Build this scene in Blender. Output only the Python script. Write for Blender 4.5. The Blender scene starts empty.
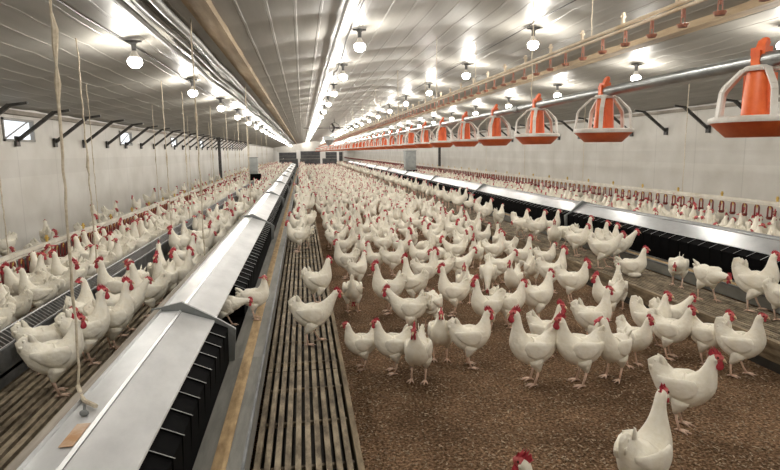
import bpy, math, random
import numpy as np
from mathutils import Vector, Matrix
random.seed(11)
PI = math.pi
S = bpy.context.scene
COL = S.collection

# ------------------------------------------------------------------ camera
H = 1.5
YAW, PITCH, ROLL, FPX = math.radians(8.69), math.radians(8.49), -0.012, 563.0
cam_data = bpy.data.cameras.new('camera')
cam_data.sensor_width = 36.0
cam_data.lens = FPX / 780.0 * 36.0
cam_data.clip_start = 0.05
cam_data.clip_end = 300
camera = bpy.data.objects.new('camera', cam_data)
COL.objects.link(camera)
CAMROT = Matrix.Rotation(-YAW, 3, 'Z') @ Matrix.Rotation(PI / 2 - PITCH, 3, 'X') @ Matrix.Rotation(ROLL, 3, 'Z')
camera.matrix_world = Matrix.Translation((0, 0, H)) @ CAMROT.to_4x4()
S.camera = camera

# ------------------------------------------------------------------ world, exposure
world = bpy.data.worlds.new('world')
S.world = world
world.use_nodes = True
bg = world.node_tree.nodes['Background']
bg.inputs[0].default_value = (0.80, 0.88, 1.0, 1)
bg.inputs[1].default_value = 1.0
vs = S.view_settings
vs.view_transform = 'Standard'
vs.look = 'None'
vs.gamma = 1.0
vs.use_curve_mapping = False
vs.exposure = 0.08
LAMP_W = 31.0
S.cycles.use_denoising = True
S.cycles.max_bounces = 6
S.cycles.diffuse_bounces = 4
S.cycles.glossy_bounces = 3
S.cycles.transparent_max_bounces = 6
S.cycles.caustics_reflective = False
S.cycles.caustics_refractive = False
S.cycles.sample_clamp_indirect = 4.0

def ray(px, py):
    return CAMROT @ Vector(((px - 390) / FPX, -(py - 235) / FPX, -1.0))
def on_z(px, py, z):
    d = ray(px, py)
    t = (z - H) / d.z
    return Vector((d.x * t, d.y * t, z))

# ------------------------------------------------------------------ mesh helpers
class MB:
    def __init__(self):
        self.v, self.f, self.m = [], [], []
    def add(self, vs_, fs, mi=0):
        n = len(self.v)
        self.v += [tuple(p) for p in vs_]
        for f in fs:
            self.f.append(tuple(i + n for i in f))
            self.m.append(mi)
        return self
    def box(self, x0, x1, y0, y1, z0, z1, mi=0):
        v = [(x, y, z) for x in (x0, x1) for y in (y0, y1) for z in (z0, z1)]
        return self.add(v, [(0, 1, 3, 2), (4, 6, 7, 5), (0, 4, 5, 1), (2, 3, 7, 6), (0, 2, 6, 4), (1, 5, 7, 3)], mi)
    def obox(self, c, ax, ay, az, mi=0):
        c, ax, ay, az = Vector(c), Vector(ax), Vector(ay), Vector(az)
        v = [c + sx * ax + sy * ay + sz * az for sx in (-1, 1) for sy in (-1, 1) for sz in (-1, 1)]
        return self.add(v, [(0, 1, 3, 2), (4, 6, 7, 5), (0, 4, 5, 1), (2, 3, 7, 6), (0, 2, 6, 4), (1, 5, 7, 3)], mi)
    def bar(self, a, b, w, h, mi=0, up=(0, 0, 1)):
        a, b = Vector(a), Vector(b)
        t = (b - a)
        L = t.length / 2
        t.normalize()
        u = Vector(up)
        s = t.cross(u)
        if s.length < 1e-4:
            s = Vector((1, 0, 0))
        s.normalize()
        u = s.cross(t)
        return self.obox((a + b) / 2, t * L, s * w / 2, u * h / 2, mi)
    def tube(self, pts, r, n=8, mi=0, caps=True):
        pts = [Vector(p) for p in pts]
        rr = r if isinstance(r, (list, tuple)) else [r] * len(pts)
        rings = []
        s = None
        for i, p in enumerate(pts):
            t = (pts[min(i + 1, len(pts) - 1)] - pts[max(i - 1, 0)]).normalized()
            if s is None:
                s = t.cross(Vector((0, 0, 1)))
                if s.length < 1e-3:
                    s = Vector((1, 0, 0))
            s = (s - t * s.dot(t)).normalized()
            u = t.cross(s)
            rings.append([p + rr[i] * (math.cos(a) * s + math.sin(a) * u) for a in [2 * PI * k / n for k in range(n)]])
        return self.rings(rings, mi, caps)
    def rings(self, rings, mi=0, caps=True, closed=True):
        n = len(rings[0])
        v = [p for r in rings for p in r]
        f = []
        for i in range(len(rings) - 1):
            for k in range(n if closed else n - 1):
                k2 = (k + 1) % n
                f.append((i * n + k, i * n + k2, (i + 1) * n + k2, (i + 1) * n + k))
        if caps and closed:
            f.append(tuple(range(n - 1, -1, -1)))
            f.append(tuple((len(rings) - 1) * n + k for k in range(n)))
        return self.add(v, f, mi)
    def lathe(self, prof, c=(0, 0, 0), n=20, mi=0, caps=False):
        rings = [[(c[0] + r * math.cos(2 * PI * k / n), c[1] + r * math.sin(2 * PI * k / n), c[2] + z) for k in range(n)] for r, z in prof]
        return self.rings(rings, mi, caps)
    def ball(self, c, rx, ry, rz, n=10, m=6, mi=0):
        pr = []
        for j in range(m + 1):
            a = -PI / 2 + PI * j / m
            pr.append([(c[0] + rx * max(math.cos(a), .02) * math.cos(2 * PI * k / n), c[1] + ry * max(math.cos(a), .02) * math.sin(2 * PI * k / n), c[2] + rz * math.sin(a)) for k in range(n)])
        return self.rings(pr, mi, True)
    def mesh(self, name, mats, smooth=True):
        me = bpy.data.meshes.new(name)
        me.from_pydata(self.v, [], self.f)
        if not isinstance(mats, (list, tuple)):
            mats = [mats]
        for m in mats:
            me.materials.append(m)
        me.polygons.foreach_set('material_index', self.m)
        if smooth:
            me.polygons.foreach_set('use_smooth', [True] * len(me.polygons))
        me.update()
        if smooth:
            try:
                me.set_sharp_from_angle(angle=math.radians(48))
            except Exception:
                pass
        return me
    def build(self, name, mats, parent=None, smooth=True, loc=None):
        return link(name, self.mesh(name, mats, smooth), parent, loc)

def link(name, me, parent=None, loc=None):
    o = bpy.data.objects.new(name, me)
    COL.objects.link(o)
    if parent:
        o.parent = parent
    if loc:
        o.location = loc
    return o
def empty(name, loc=(0, 0, 0), rz=0):
    o = bpy.data.objects.new(name, None)
    COL.objects.link(o)
    o.location = loc
    o.rotation_euler = (0, 0, rz)
    o.empty_display_size = .1
    return o
def tag(o, label, cat, group=None, kind=None):
    o['label'] = label
    o['category'] = cat
    if group:
        o['group'] = group
    if kind:
        o['kind'] = kind
    return o
def structure(o, label=None):
    o['kind'] = 'structure'
    if label:
        o['label'] = label
    return o
def copy_tree(o, parent=None):
    c = o.copy()
    COL.objects.link(c)
    if parent:
        c.parent = parent
    for ch in list(o.children):
        copy_tree(ch, c)
    return c
ONES = ['', 'first', 'second', 'third', 'fourth', 'fifth', 'sixth', 'seventh', 'eighth', 'ninth', 'tenth', 'eleventh', 'twelfth',
        'thirteenth', 'fourteenth', 'fifteenth', 'sixteenth', 'seventeenth', 'eighteenth', 'nineteenth']
TENS = ['', '', 'twenty', 'thirty', 'forty', 'fifty', 'sixty', 'seventy', 'eighty', 'ninety']
def ordinal(n):
    if n < 20:
        return ONES[n]
    if n % 10 == 0:
        return TENS[n // 10][:-1] + 'ieth'
    return TENS[n // 10] + '-' + ONES[n % 10]

# ------------------------------------------------------------------ materials
def mat(name, col, rough=.6, metal=0., spec=.5, emis=None, estr=0.):
    m = bpy.data.materials.new(name)
    m.use_nodes = True
    b = m.node_tree.nodes['Principled BSDF']
    b.inputs['Base Color'].default_value = (*col, 1)
    b.inputs['Roughness'].default_value = rough
    b.inputs['Metallic'].default_value = metal
    b.inputs['Specular IOR Level'].default_value = spec
    if emis:
        b.inputs['Emission Color'].default_value = (*emis, 1)
        b.inputs['Emission Strength'].default_value = estr
    return m
def nodes(m):
    return m.node_tree.nodes, m.node_tree.links, m.node_tree.nodes['Principled BSDF']
def vary(m, c1, c2, scale=8., stretch=(1, 1, 1), detail=6., lo=.35, hi=.65, bump=0., bscale=None, c3=None, dist=.01):
    """noise-mixed colour (dirt, grain) and bump in object space"""
    N, L, b = nodes(m)
    tc = N.new('ShaderNodeTexCoord')
    mp = N.new('ShaderNodeMapping')
    mp.inputs['Scale'].default_value = stretch
    L.new(tc.outputs['Object'], mp.inputs['Vector'])
    nz = N.new('ShaderNodeTexNoise')
    nz.inputs['Scale'].default_value = scale
    nz.inputs['Detail'].default_value = detail
    nz.inputs['Roughness'].default_value = .65
    L.new(mp.outputs[0], nz.inputs['Vector'])
    cr = N.new('ShaderNodeValToRGB')
    cr.color_ramp.elements[0].position = lo
    cr.color_ramp.elements[0].color = (*c1, 1)
    cr.color_ramp.elements[1].position = hi
    cr.color_ramp.elements[1].color = (*c2, 1)
    if c3:
        e = cr.color_ramp.elements.new((lo + hi) / 2)
        e.color = (*c3, 1)
    L.new(nz.outputs['Fac'], cr.inputs[0])
    L.new(cr.outputs[0], b.inputs['Base Color'])
    if bump:
        src = nz
        if bscale:
            src = N.new('ShaderNodeTexNoise')
            src.inputs['Scale'].default_value = bscale
            src.inputs['Detail'].default_value = 5
            L.new(mp.outputs[0], src.inputs['Vector'])
        bp = N.new('ShaderNodeBump')
        bp.inputs['Strength'].default_value = bump
        bp.inputs['Distance'].default_value = dist
        L.new(src.outputs['Fac'], bp.inputs['Height'])
        L.new(bp.outputs[0], b.inputs['Normal'])
    return m

M = {}
M['feather'] = vary(mat('feather_white', (.8, .78, .7), .75, spec=.25), (.85, .80, .675), (.94, .905, .815), 14., detail=4, bump=.8, bscale=42., dist=.006)
M['comb'] = vary(mat('comb_red', (.42, .03, .05), .5), (.33, .018, .035), (.55, .05, .07), 60.)
M['face'] = vary(mat('face_red', (.5, .08, .08), .6), (.42, .05, .06), (.62, .16, .15), 80.)
M['beak'] = mat('beak_horn', (.72, .55, .36), .45)
M['leg'] = vary(mat('leg_yellow', (.72, .5, .3), .6), (.68, .46, .36), (.82, .62, .50), 50.)
M['eye'] = mat('eye_dark', (.05, .025, .015), .15)
M['litter'] = mat('litter', (.2, .13, .08), .95, spec=.1)
M['chip'] = vary(mat('wood_shaving', (.45, .32, .2), .9), (.14, .09, .05), (.50, .38, .26), 45., lo=.42, hi=.60)
M['slat'] = vary(mat('slat_dirty', (.4, .33, .24), .8), (.09, .068, .043), (.36, .295, .205), 18., (1, .4, 1), c3=(.205, .163, .11), bump=.4)
M['edge_wood'] = vary(mat('edge_board_wood', (.4, .3, .2), .85), (.085, .062, .038), (.36, .285, .185), 9., (1, .35, 2), c3=(.21, .16, .10), bump=.3)
M['base_dark'] = vary(mat('dark_base_gap_shade', (.12, .11, .1), .9), (.02, .018, .015), (.055, .05, .043), 5.)  # dark base walls, and the painted shade beneath the slats
M['black'] = mat('black_plastic', (.0035, .0035, .0038), .85, spec=.04)
M['wire'] = mat('steel_wire', (.5, .5, .5), .45, metal=.6)
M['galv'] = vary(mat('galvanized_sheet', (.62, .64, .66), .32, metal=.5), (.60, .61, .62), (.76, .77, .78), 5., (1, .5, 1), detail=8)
M['galv_grey'] = vary(mat('grey_plate', (.3, .32, .33), .5, metal=.4), (.17, .18, .18), (.27, .285, .285), 6.)
M['ledge'] = vary(mat('ledge_grey', (.3, .31, .3), .75), (.14, .137, .122), (.245, .24, .215), 5., (3, .4, 1))
M['ledge_stripe'] = vary(mat('ledge_wood_stripe', (.5, .36, .2), .9), (.30, .20, .10), (.52, .37, .20), 25., (1, .3, 1), bump=.4)
M['plank'] = vary(mat('grey_plank', (.3, .27, .23), .8), (.20, .175, .145), (.38, .34, .29), 6., (4, .3, 1))
M['rust'] = vary(mat('rust_patch', (.5, .3, .15), .8), (.45, .25, .12), (.62, .5, .4), 10.)
M['orange'] = vary(mat('orange_plastic', (.75, .13, .03), .42), (.66, .10, .025), (.86, .19, .05), 8.)
M['white_plastic'] = vary(mat('white_plastic', (.8, .77, .72), .45), (.66, .61, .55), (.84, .82, .78), 10.)
M['tube'] = vary(mat('grey_tube', (.4, .41, .41), .3, metal=.75), (.24, .25, .25), (.36, .37, .37), 8.)
M['conduit'] = vary(mat('conduit_grey', (.3, .3, .29), .5), (.24, .235, .225), (.36, .355, .34), 6.)
M['galv_darker'] = vary(mat('darker_galvanized_sheet', (.4, .41, .42), .32, metal=.7), (.33, .34, .35), (.44, .45, .46), 5., (1, .5, 1), detail=8)
M['pipe_pvc'] = vary(mat('pvc_pipe', (.6, .5, .36), .5), (.48, .36, .22), (.68, .60, .48), 5.)
M['cup'] = vary(mat('drip_cup_red', (.32, .05, .04), .5), (.13, .02, .018), (.24, .04, .03), 20.)
M['cup_brown'] = vary(mat('drip_cup_brown', (.35, .14, .09), .5), (.27, .10, .07), (.42, .19, .12), 20.)
M['nipple'] = mat('nipple_yellow', (.62, .42, .1), .5)
M['rail'] = vary(mat('rail_pale', (.7, .66, .58), .5), (.55, .50, .42), (.76, .73, .66), 4.)
M['rope'] = vary(mat('rope_jute', (.62, .54, .42), .95), (.48, .40, .29), (.70, .63, .51), 40.)
M['dark_steel'] = vary(mat('dark_steel', (.06, .055, .05), .6, metal=.3), (.035, .033, .03), (.10, .095, .09), 12.)
M['beam'] = vary(mat('beam_timber', (.45, .32, .19), .8), (.24, .17, .10), (.42, .325, .21), 4., (2, .25, 2), c3=(.35, .26, .16), bump=.2)
M['wallp'] = mat('wall_panel', (.66, .64, .60), .6)
M['ceil'] = mat('ceiling_sheet', (.5, .48, .44), .34)
M['bulbcap'] = mat('lamp_socket', (.08, .08, .08), .5)
M['box_grey'] = vary(mat('hopper_grey', (.36, .38, .38), .45, metal=.5), (.30, .32, .32), (.43, .45, .45), 5.)
M['trough'] = vary(mat('trough_grey', (.2, .215, .225), .5, metal=.5), (.10, .108, .115), (.20, .21, .215), 7.)
M['feed'] = vary(mat('feed_mash', (.45, .33, .18), .95), (.32, .22, .12), (.50, .37, .22), 60.)
M['door_dark'] = vary(mat('door_dark', (.05, .052, .055), .6), (.035, .036, .04), (.085, .085, .09), 3.)
M['post_white'] = mat('post_white', (.75, .74, .72), .5)
M['window_glow'] = mat('window_daylight', (.8, .85, .9), .5, emis=(.86, .92, 1.0), estr=.85)
M['window_frame'] = mat('window_frame', (.30, .29, .27), .6)
M['cable'] = mat('cable_black', (.03, .03, .03), .5)

# bulb: glowing glass that lets its own lamp's light out
def bulb_mat():
    m = bpy.data.materials.new('lamp_bulb')
    m.use_nodes = True
    N, L = m.node_tree.nodes, m.node_tree.links
    N.clear()
    o = N.new('ShaderNodeOutputMaterial')
    e = N.new('ShaderNodeEmission')
    e.inputs[0].default_value = (1, .95, .86, 1)
    e.inputs[1].default_value = 14.0
    t = N.new('ShaderNodeBsdfTransparent')
    ad = N.new('ShaderNodeAddShader')
    L.new(e.outputs[0], ad.inputs[0])
    L.new(t.outputs[0], ad.inputs[1])
    L.new(ad.outputs[0], o.inputs['Surface'])
    m.cycles.emission_sampling = 'NONE'
    return m
M['bulb'] = bulb_mat()

# litter: fine fibrous brown
def litter_mat(m):
    N, L, b = nodes(m)
    tc = N.new('ShaderNodeTexCoord')
    n1 = N.new('ShaderNodeTexNoise'); n1.inputs['Scale'].default_value = 62; n1.inputs['Detail'].default_value = 4; n1.inputs['Roughness'].default_value = .62
    n2 = N.new('ShaderNodeTexNoise'); n2.inputs['Scale'].default_value = 2.2; n2.inputs['Detail'].default_value = 4
    vo = N.new('ShaderNodeTexVoronoi'); vo.inputs['Scale'].default_value = 70
    for n in (n1, n2, vo):
        L.new(tc.outputs['Object'], n.inputs['Vector'])
    r1 = N.new('ShaderNodeValToRGB')
    el = r1.color_ramp.elements
    el[0].position = .36; el[0].color = (.085, .050, .029, 1)
    el[1].position = .68; el[1].color = (.53, .355, .225, 1)
    e = el.new(.52); e.color = (.262, .16, .094, 1)
    L.new(n1.outputs['Fac'], r1.inputs[0])
    r2 = N.new('ShaderNodeValToRGB')
    r2.color_ramp.elements[0].position = .35; r2.color_ramp.elements[0].color = (.56, .55, .54, 1)
    r2.color_ramp.elements[1].position = .65; r2.color_ramp.elements[1].color = (1.05, 1.05, 1.05, 1)
    L.new(n2.outputs['Fac'], r2.inputs[0])
    mx = N.new('ShaderNodeMix'); mx.data_type = 'RGBA'; mx.blend_type = 'MULTIPLY'; mx.inputs[0].default_value = 1
    L.new(r1.outputs[0], mx.inputs[6]); L.new(r2.outputs[0], mx.inputs[7])
    L.new(mx.outputs[2], b.inputs['Base Color'])
    ad = N.new('ShaderNodeMath'); ad.operation = 'ADD'
    L.new(n1.outputs['Fac'], ad.inputs[0]); L.new(vo.outputs['Distance'], ad.inputs[1])
    bp = N.new('ShaderNodeBump'); bp.inputs['Strength'].default_value = .9; bp.inputs['Distance'].default_value = .02
    L.new(ad.outputs[0], bp.inputs['Height']); L.new(bp.outputs[0], b.inputs['Normal'])
litter_mat(M['litter'])

# insulated wall panels: seams every 1.22 m, a slightly greyer band, soft dirt
def wall_mat(m):
    N, L, b = nodes(m)
    tc = N.new('ShaderNodeTexCoord'); sp = N.new('ShaderNodeSeparateXYZ')
    L.new(tc.outputs['Object'], sp.inputs[0])
    nz = N.new('ShaderNodeTexNoise'); nz.inputs['Scale'].default_value = 1.6; nz.inputs['Detail'].default_value = 7
    L.new(tc.outputs['Object'], nz.inputs['Vector'])
    cr = N.new('ShaderNodeValToRGB')
    cr.color_ramp.elements[0].position = .3; cr.color_ramp.elements[0].color = (.56, .535, .485, 1)
    cr.color_ramp.elements[1].position = .7; cr.color_ramp.elements[1].color = (.70, .68, .64, 1)
    L.new(nz.outputs['Fac'], cr.inputs[0])
    mo = N.new('ShaderNodeMath'); mo.operation = 'PINGPONG'; mo.inputs[1].default_value = .61
    L.new(sp.outputs['Y'], mo.inputs[0])
    lt = N.new('ShaderNodeMath'); lt.operation = 'LESS_THAN'; lt.inputs[1].default_value = .012
    L.new(mo.outputs[0], lt.inputs[0])
    z1 = N.new('ShaderNodeMath'); z1.operation = 'COMPARE'; z1.inputs[1].default_value = 1.32; z1.inputs[2].default_value = .12
    L.new(sp.outputs['Z'], z1.inputs[0])
    h1 = N.new('ShaderNodeMath'); h1.operation = 'MULTIPLY'; h1.inputs[1].default_value = .13
    L.new(z1.outputs[0], h1.inputs[0])
    h2 = N.new('ShaderNodeMath'); h2.operation = 'MULTIPLY_ADD'; h2.inputs[1].default_value = .22
    L.new(lt.outputs[0], h2.inputs[0]); L.new(h1.outputs[0], h2.inputs[2])
    mx = N.new('ShaderNodeMix'); mx.data_type = 'RGBA'
    mx.inputs[7].default_value = (.30, .285, .26, 1)
    L.new(h2.outputs[0], mx.inputs[0]); L.new(cr.outputs[0], mx.inputs[6])
    L.new(mx.outputs[2], b.inputs['Base Color'])
wall_mat(M['wallp'])

def ceil_mat(m):
    N, L, b = nodes(m)
    tc = N.new('ShaderNodeTexCoord')
    mp = N.new('ShaderNodeMapping'); mp.inputs['Scale'].default_value = (3, .25, 1)
    L.new(tc.outputs['Object'], mp.inputs['Vector'])
    nz = N.new('ShaderNodeTexNoise'); nz.inputs['Scale'].default_value = 2.5; nz.inputs['Detail'].default_value = 8
    L.new(mp.outputs[0], nz.inputs['Vector'])
    cr = N.new('ShaderNodeValToRGB')
    cr.color_ramp.elements[0].position = .3; cr.color_ramp.elements[0].color = (.285, .273, .246, 1)
    cr.color_ramp.elements[1].position = .72; cr.color_ramp.elements[1].color = (.40, .387, .356, 1)
    L.new(nz.outputs['Fac'], cr.inputs[0]); L.new(cr.outputs[0], b.inputs['Base Color'])
    b.inputs['Specular IOR Level'].default_value = .32
    rr = N.new('ShaderNodeMapRange'); rr.inputs[3].default_value = .42; rr.inputs[4].default_value = .54
    L.new(nz.outputs['Fac'], rr.inputs[0]); L.new(rr.outputs[0], b.inputs['Roughness'])
ceil_mat(M['ceil'])

# ------------------------------------------------------------------ building shell
CX_ = 1.7                     # ridge line
WL, WR = -3.88, 7.35
Y0, Y1 = -1.6, 80.0
SLOPE = .14
def ceil_z(x):
    o = abs(x - CX_)
    k = SLOPE + (.012 if x < CX_ else -.014)
    return H + 1.49 - k * math.sqrt(o * o + .35 ** 2)

mb = MB()
mb.box(WL - .3, WR + .3, Y0 - .3, Y1 + .3, -.3, 0)
structure(mb.build('floor', M['litter'], smooth=False), 'brown wood shaving litter covering the barn floor')

def wall_box(name, x0, x1, ztop):
    m_ = MB().box(x0, x1, Y0 - .2, Y1 + .2, 0, ztop)
    return structure(m_.build(name, M['wallp'], smooth=False), 'pale insulated side wall of the poultry barn')
# left wall is pierced by the small inlet windows
WIN_Y = [8.64 + 4.85 * k for k in range(6)]
WZ0, WZ1, WHW = 1.69, 2.0, .44
m_ = MB()
m_.box(WL - .16, WL, Y0 - .2, Y1 + .2, 0, WZ0)
m_.box(WL - .16, WL, Y0 - .2, Y1 + .2, WZ1, ceil_z(WL) + .1)
edges = [Y0 - .2] + [e for y in WIN_Y for e in (y - WHW, y + WHW)] + [Y1 + .2]
for a, b_ in zip(edges[0::2], edges[1::2]):
    m_.box(WL - .16, WL, a, b_, WZ0, WZ1)
structure(m_.build('wall_left', M['wallp'], smooth=False), 'pale insulated wall behind the rows with small daylight windows')
for k, y in enumerate(WIN_Y):
    w = structure(empty('window_%d' % (k + 1), (WL, y, WZ0)), 'small daylight window high in the pale wall')
    f = MB()
    f.box(-.15, .02, -WHW, WHW, -.0, .03); f.box(-.15, .02, -WHW, WHW, WZ1 - WZ0 - .03, WZ1 - WZ0)
    f.box(-.15, .02, -WHW, -WHW + .03, 0, WZ1 - WZ0); f.box(-.15, .02, WHW - .03, WHW, 0, WZ1 - WZ0)
    f.bar((.01, -WHW, .02), (.01, WHW * .6, WZ1 - WZ0 - .03), .015, .015)
    structure(f.build('window_frame', M['window_frame'], w, False))
    structure(MB().box(-.05, -.035, -WHW + .03, WHW - .03, .03, WZ1 - WZ0 - .03).build('window_pane', M['window_glow'], w, False))
structure(MB().box(WR, WR + .16, Y0 - .2, Y1 + .2, 0, ceil_z(WR) + .1).build('wall_right', M['wallp'], smooth=False), 'pale insulated wall with faint panel seams')
structure(MB().box(WL - .2, WR + .2, Y0 - .2, Y0 - .05, 0, 3.1).build('wall_front', M['wallp'], smooth=False))
# end wall with dark doors between white posts
structure(MB().box(WL - .2, WR + .2, Y1, Y1 + .2, 0, 3.1).build('wall_back', M['wallp'], smooth=False), 'far end wall of the barn')
for k, (px0, px1) in enumerate(((278, 296.5), (300.5, 321.5), (325.5, 342.5))):
    xa, xb = [ray(p, 155).x / ray(p, 155).y * Y1 for p in (px0, px1)]
    d = structure(empty('door_%d' % (k + 1), ((xa + xb) / 2, Y1, 0)), 'dark roll up door in the far end wall')
    hw = (xb - xa) / 2
    structure(MB().box(-hw, hw, -.06, -.01, 0, 1.35 + (.25 if k == 1 else .1)).build('door_panel', M['door_dark'], d, False))
    structure(MB().box(-hw, hw, -.09, -.06, .95, 1.0).build('door_rail', M['ledge'], d, False))
for k, px in enumerate((275, 298.5, 323.5, 345.5)):
    x = ray(px, 155).x / ray(px, 155).y * Y1
    structure(MB().box(x - .28, x + .28, Y1 - .12, Y1 - .005, 0, 1.75).build('trim_%d' % (k + 1), M['post_white'], smooth=False), 'white post between the dark end doors')

# ceiling: ribbed sheets running down the house, dented at every truss
mb = MB()
xs = []
x = WL
while x < WR:
    for dx, dz in ((0, 0), (.150, 0), (.198, 0), (.203, -.0032), (.223, -.0032)):
        if x + dx <= WR:
            xs.append((x + dx, dz))
    x += .228
TR = 1.22
ys = []
y = Y0 - .2
k = 0
while y < Y1 + .2:
    for fr, dz in ((0, .010), (.07, .006), (.2, -.002), (.5, -.006), (.8, -.002), (.93, .006)):
        ys.append((y + fr * TR, dz))
    y += TR
rnd = random.Random(5)
rings = []
ph = {}
for i, (yy, dz) in enumerate(ys):
    row = []
    for j, (xx, rz_) in enumerate(xs):
        key = (j // 30, i // 6)
        if key not in ph:
            ph[key] = rnd.uniform(.6, 1.3)
        row.append((xx, yy, ceil_z(xx) + rz_ + dz * ph[key]))
    rings.append(row)
mb.rings(rings, 0, False, closed=False)
cl_ = mb.mesh('ceiling', M['ceil'])
cl_.set_sharp_from_angle(angle=math.radians(16))
structure(link('ceiling', cl_), 'ribbed pale metal ceiling sheets with rows of bulbs')
mb = MB().box(WL - .2, WR + .2, Y0 - .2, Y1 + .2, 3.12, 3.2)
structure(mb.build('roof_deck', M['dark_steel'], smooth=False))

# eave trims
for k, (x, s) in enumerate(((WL, 1), (WR, -1))):
    zc = ceil_z(x)
    structure(MB().box(min(x, x + s * .05), max(x, x + s * .05), Y0, Y1, zc - .09, zc - .03).build('trim_%d' % (k + 5), M['plank'], smooth=False), 'brown wooden batten under the eave')

# two timber beams under the ceiling
for x, nm in ((-.72, 'over the lamps beside the slatted walkway'), (3.88, 'above the long feed tube')):
    z = ceil_z(x)
    b = empty('ceiling_beam', (x, 0, z))
    tag(b, 'long brown timber beam under the ceiling ' + nm, 'beam', 'timber ceiling beams')
    y = Y0
    while y < Y1:
        MB().box(-.085, .085, y, min(y + 4.86, Y1), -.055, .0 + .02).build('plank', M['beam'], b, False)
        y += 4.88

# ------------------------------------------------------------------ lamps
ROWS = ((-1.44, 5.46, 2.72, 'outermost row of bulbs by the windows'), (.66, 6.33, 2.52, 'row of bulbs over the walkway'),
        (2.62, 6.28, 2.65, 'row of bulbs above the drinker pipe'), (4.50, 4.85, 2.4, 'row of bulbs behind the feed tube'))
sock = MB().lathe([(.001, 0), (.035, 0), (.035, -.02), (.022, -.03), (.020, -.092), (.001, -.092)], n=12)
sock.bar((-.07, 0, -.008), (.07, 0, -.008), .03, .014)
sock_me = sock.mesh('socket', M['bulbcap'])
bulb_me = MB().lathe([(.001, -.240), (.030, -.234), (.054, -.213), (.064, -.186), (.060, -.164), (.047, -.151)], n=14).mesh('bulb', M['bulb'])
uplight_shield_me = MB().lathe([(.001, -.090), (.020, -.090), (.024, -.100), (.040, -.132), (.046, -.150), (.044, -.152), (.001, -.150)], n=14).mesh('uplight_shield', M['white_plastic'])  # opaque cup added to keep the bulb's light off the ceiling above
lamp_data = bpy.data.lights.new('bulb_light', 'POINT')
lamp_data.energy = LAMP_W
lamp_data.color = (1.0, .955, .875)
lamp_data.shadow_soft_size = .036
for x, ya, st, nm in ROWS:
    y = ya
    while y - st > -.6:
        y -= st
    n = 0
    vis = 0
    while y < Y1 - .5:
        f = empty('ceiling_lamp', (x, y, ceil_z(x) - .016))
        if y > 3:
            vis += 1
            lab = 'bare glowing bulb, ' + ordinal(vis) + ' from the camera in the ' + nm
        else:
            lab = 'bare glowing bulb overhead before the ' + nm + (' starts, nearer one' if n == 0 else ' starts, farther one')
        tag(f, lab, 'lamp', nm)
        link('socket', sock_me, f)
        link('bulb', bulb_me, f)
        link('uplight_shield', uplight_shield_me, f)
        l = bpy.data.objects.new('bulb_light', lamp_data)
        COL.objects.link(l)
        l.parent = f
        l.location = (0, 0, -.192)
        y += st
        n += 1

# conduits and cables along the ceiling
def sag_line(x, z0, amp, ya=Y0, yb=Y1, st=1.22, seed=1, xa=.01):
    r = random.Random(seed)
    pts = []
    y = ya
    while y < yb:
        pts.append((x + r.uniform(-xa, xa), y, z0 + r.uniform(-amp, amp)))
        y += st
    return pts
tag(MB().tube(sag_line(.41, ceil_z(.41) - .05, .004, seed=3), .022, 8).build('conduit', M['conduit']), 'straight grey conduit along the ceiling beside the walkway bulbs', 'conduit')
tag(MB().tube(sag_line(.58, ceil_z(.58) - .02, .012, seed=4, xa=.03), .007, 5).build('lamp_cable', M['cable']), 'black cable looping between the walkway bulbs', 'cable')
tag(MB().tube(sag_line(2.55, ceil_z(2.55) - .02, .008, seed=8, xa=.02), .006, 5).build('lamp_cable', M['cable']), 'black cable linking the bulbs over the drinker pipe', 'cable')
tag(MB().tube(sag_line(-1.18, ceil_z(-1.18) - .05, .01, seed=5, xa=.03), .024, 8).build('conduit', M['conduit']), 'grey conduit nearest the windowed wall bulbs', 'conduit')
tag(MB().tube(sag_line(-1.05, ceil_z(-1.05) - .05, .012, seed=6, xa=.03), .024, 8).build('conduit', M['conduit']), 'middle of three grey conduits beside the timber beam', 'conduit')
tag(MB().tube(sag_line(-.93, ceil_z(-.93) - .06, .008, seed=7, xa=.015), .032, 8).build('conduit', M['conduit']), 'thickest grey conduit running right beside the timber beam', 'conduit')
tag(MB().tube(sag_line(-1.5, ceil_z(-1.5) - .02, .008, seed=9, xa=.02), .007, 5).build('lamp_cable', M['cable']), 'black cable linking the bulbs nearest the windows', 'cable')

# knee braces along both eaves
def brace_mesh(s):
    m_ = MB()
    m_.bar((s * .02, 0, -.34), (s * .52, 0, .04), .045, .045)
    m_.bar((s * .50, 0, .035), (s * .72, 0, .065), .045, .03)
    m_.box(min(0, s * .03), max(0, s * .03), -.05, .05, -.42, -.28)
    return m_.mesh('brace', M['dark_steel'], False)
for s, x, ya, nm in ((1, WL + .01, 7.3, 'windowed'), (-1, WR - .01, 8.2, 'plain')):
    me = brace_mesh(s)
    for k in range(26):
        o = link('brace', me, None, (x, ya + 1.22 * k, ceil_z(x) - .10))
        tag(o, 'dark diagonal steel brace, %s from the camera along the %s wall' % (ordinal(k + 1), nm), 'brace', 'braces on the %s wall' % nm)

# columns
for x, y, nm in ((-3.6, 26.0, 'windowed wall'), (7.1, 29.0, 'plain wall behind the feeders')):
    c = empty('column', (x, y, 0))
    tag(c, 'thin dark steel column standing at the ' + nm, 'column')
    MB().box(-.06, .06, -.06, .06, 0, ceil_z(x) - .02).build('shaft', M['dark_steel'], c, False)
    MB().box(-.12, .12, -.12, .12, .2, .23).build('base_plate', M['dark_steel'], c, False)
    MB().box(-.1, .1, -.1, .1, ceil_z(x) - .12, ceil_z(x) - .03).build('head_plate', M['dark_steel'], c, False)

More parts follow.
